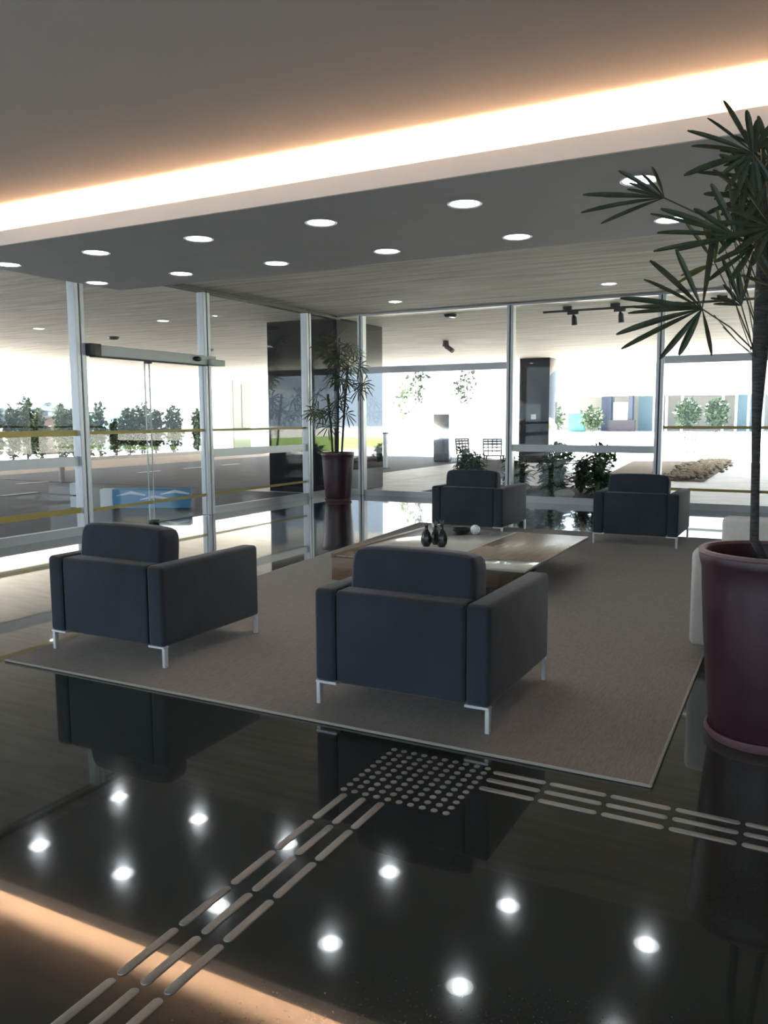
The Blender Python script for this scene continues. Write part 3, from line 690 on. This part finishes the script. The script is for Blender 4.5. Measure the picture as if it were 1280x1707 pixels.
tag(bobj('planter_box', (-8.2, -6.95, 19.8, 20.6, -.02, .42), M['curb'], bev=.01), 'low grey planter box behind the far left armchair', 'planter')

# ------------------------------------------------------------------ buildings and trees far off
t = thing('white_building', 'sunlit white building with a pale door behind the right of the glass door', 'building', (0, 0, 0))
bobj('wall', (-31.5, -26.6, 31.9, 48, -.1, 6.2), M['white'], t)
bobj('wall', (-26.9, -15.5, 47.0, 49, -.1, 6.2), M['white'], t)
dd = bobj('door', (-26.59, -26.54, 34.0, 35.4, 0, 3.5), M['paledoor'], t); bobj('door_gap', (-26.535, -26.52, 34.67, 34.71, .9, 3.3), M['darkmetal'], dd)
tag(bobj('brown_kiosk', (-33.0, -31.4, 26.2, 28.3, -.1, 1.60), M['kiosk'], bev=.02), 'red-brown kiosk beyond the shrubs in the leftmost window', 'kiosk')
bobj('roof', (-33.1, -31.3, 26.1, 28.4, 1.60, 1.70), M['darkmetal'], bpy.data.objects['brown_kiosk'])
tag(bobj('garden_wall', (-36, -35.8, 6, 46, -.1, 1.1), M['white']), 'long low white garden wall beyond the column shrubs', 'wall')
tag(bobj('pale_blue_shed', (-35.0, -33.2, 29.6, 33.4, -.1, 1.9), M['cyan']), 'pale blue shed behind the wide green crowns', 'shed')
rs = random.Random(3)
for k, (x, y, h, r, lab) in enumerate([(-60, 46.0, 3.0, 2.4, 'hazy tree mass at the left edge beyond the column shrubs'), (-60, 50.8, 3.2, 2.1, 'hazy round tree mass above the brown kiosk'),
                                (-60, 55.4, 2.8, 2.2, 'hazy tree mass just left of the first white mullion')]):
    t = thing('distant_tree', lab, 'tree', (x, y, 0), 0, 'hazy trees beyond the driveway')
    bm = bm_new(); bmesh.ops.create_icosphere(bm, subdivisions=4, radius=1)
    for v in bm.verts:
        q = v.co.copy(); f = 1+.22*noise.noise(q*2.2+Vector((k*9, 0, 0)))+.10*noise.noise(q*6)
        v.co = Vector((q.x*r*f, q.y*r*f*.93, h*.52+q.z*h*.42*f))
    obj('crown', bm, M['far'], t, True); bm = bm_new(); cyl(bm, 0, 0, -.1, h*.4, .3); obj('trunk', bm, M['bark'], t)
def tree(label, x, y, h, r, m='hedge2', n_=900, ls=.5, th=None, group='garden trees beyond the paving', seed=1, cz=.72):
    rs = random.Random(seed); t = thing('tree', label, 'tree', (x, y, -.05), 0, group)
    bm = bm_new()
    for j in range(7):
        a_ = rs.random()*6.28; q = Vector((math.cos(a_)*r*.55*rs.random(), math.sin(a_)*r*.55*rs.random(), h*cz+rs.uniform(-.25, .22)*h))
        cluster(bm, q, (r*.45, r*.45, h*.13), n_//7, ls, rs)
    obj('crown', bm, M[m], t)
    bm = bm_new(); tube(bm, [(0, 0, 0), (.1, .05, h*.3), (.05, -.05, h*.7)], [.05+h*.008, .04+h*.006, .03], 8)
    for j in range(4):
        a_ = rs.random()*6.28; tube(bm, [(.08, 0, h*.4), (math.cos(a_)*r*.5, math.sin(a_)*r*.5, h*.75)], [.03, .015], 6)
    obj('trunk', bm, M['blownbark'], t)
tree('sparse tree crown hanging at the transom, left part of the far glass', -17.4, 36.6, 4.6, .9, m='darkleaf', n_=150, ls=.22, seed=4, cz=.78)
tree('leafy crown below the transom in the middle of the far glass', -14.8, 36.4, 4.6, 1.1, m='darkleaf', n_=170, ls=.22, seed=6, cz=.78)
tree('pale yellow-green sapling right of the wide granite column', -16.9, 34.0, 2.9, .7, n_=90, ls=.22, seed=8, cz=.80)
tree('small far tree behind the steel totem', -22.5, 60, 3.6, 2.2, n_=500, ls=.4, seed=9)
for k, (x, y) in enumerate(((-24.5, 75), (-22.0, 76), (-18.5, 77))):
    shrub(['left dark bush far behind the totem', 'middle dark bush far behind the totem', 'right dark bush far behind the totem'][k], x, y, 2.4, 1.1, 'hedge', 420, .4, group='dark bushes far behind the totem')
# lawn seen as a green reflection on the column
struct(bobj('lawn', (4.0, 22, 33, 62, -.06, -.04), M['lawn']))
# low pavilion across the court
t = thing('pavilion', 'long low pavilion with white roof and blue panels far across the court', 'building', (0, 95, 0))
bobj('roof', (-33, 4, -2, 10, 3.9, 5.2), M['white'], t)
bobj('rear_wall', (-33, 4, 8.8, 9, -.1, 3.9), M['curb'], t)
for x0, x1, m in ((-22.6, -21.3, 'cyan'), (-18.5, -16.1, 'cyan'), (-8.0, -5.0, 'cyan')): bobj('blue_panel', (x0, x1, 4, 4.2, -.1, 3.9), M[m], t)
bobj('dark_blue_pier', (-20.2+1.4, -18.4, 0, 1, -.1, 3.9), M['blue'], t); bobj('dark_blue_pier', (-22.3, -21.2, 2, 2.6, -.1, 3.9), M['blue'], t)
bobj('maroon_plinth', (-21.0, -18.0, -.6, -.1, -.1, 1.2), M['maroon'], t)
bobj('white_panel', (-20.6, -19.0, .5, .7, 1.2, 3.2), M['white'], t)
for x in (-25.2, -24.2, -15.9, -14.6, -13.0, -8.9, -7.6, -6.4, -5.0, -3.4): bobj('column', (x-.12, x+.12, -1, -.76, -.1, 3.9), M['white'], t)
tag(bobj('teal_kiosk', (-24.3, -22.6, 90, 91, -.1, 2.0), M['teal'], bev=.05), 'small teal booth left of the dark blue pier of the pavilion', 'booth')
for k, (x, y, r) in enumerate(((-11.6, 88, 1.1), (-8.9, 88.4, 1.0))):
    shrub(['round green bush in front of the pavilion, left one', 'round green bush in front of the pavilion, right one'][k], x, y, 3.2, r, 'hedge', 1400, .45, group='bushes in front of the pavilion')
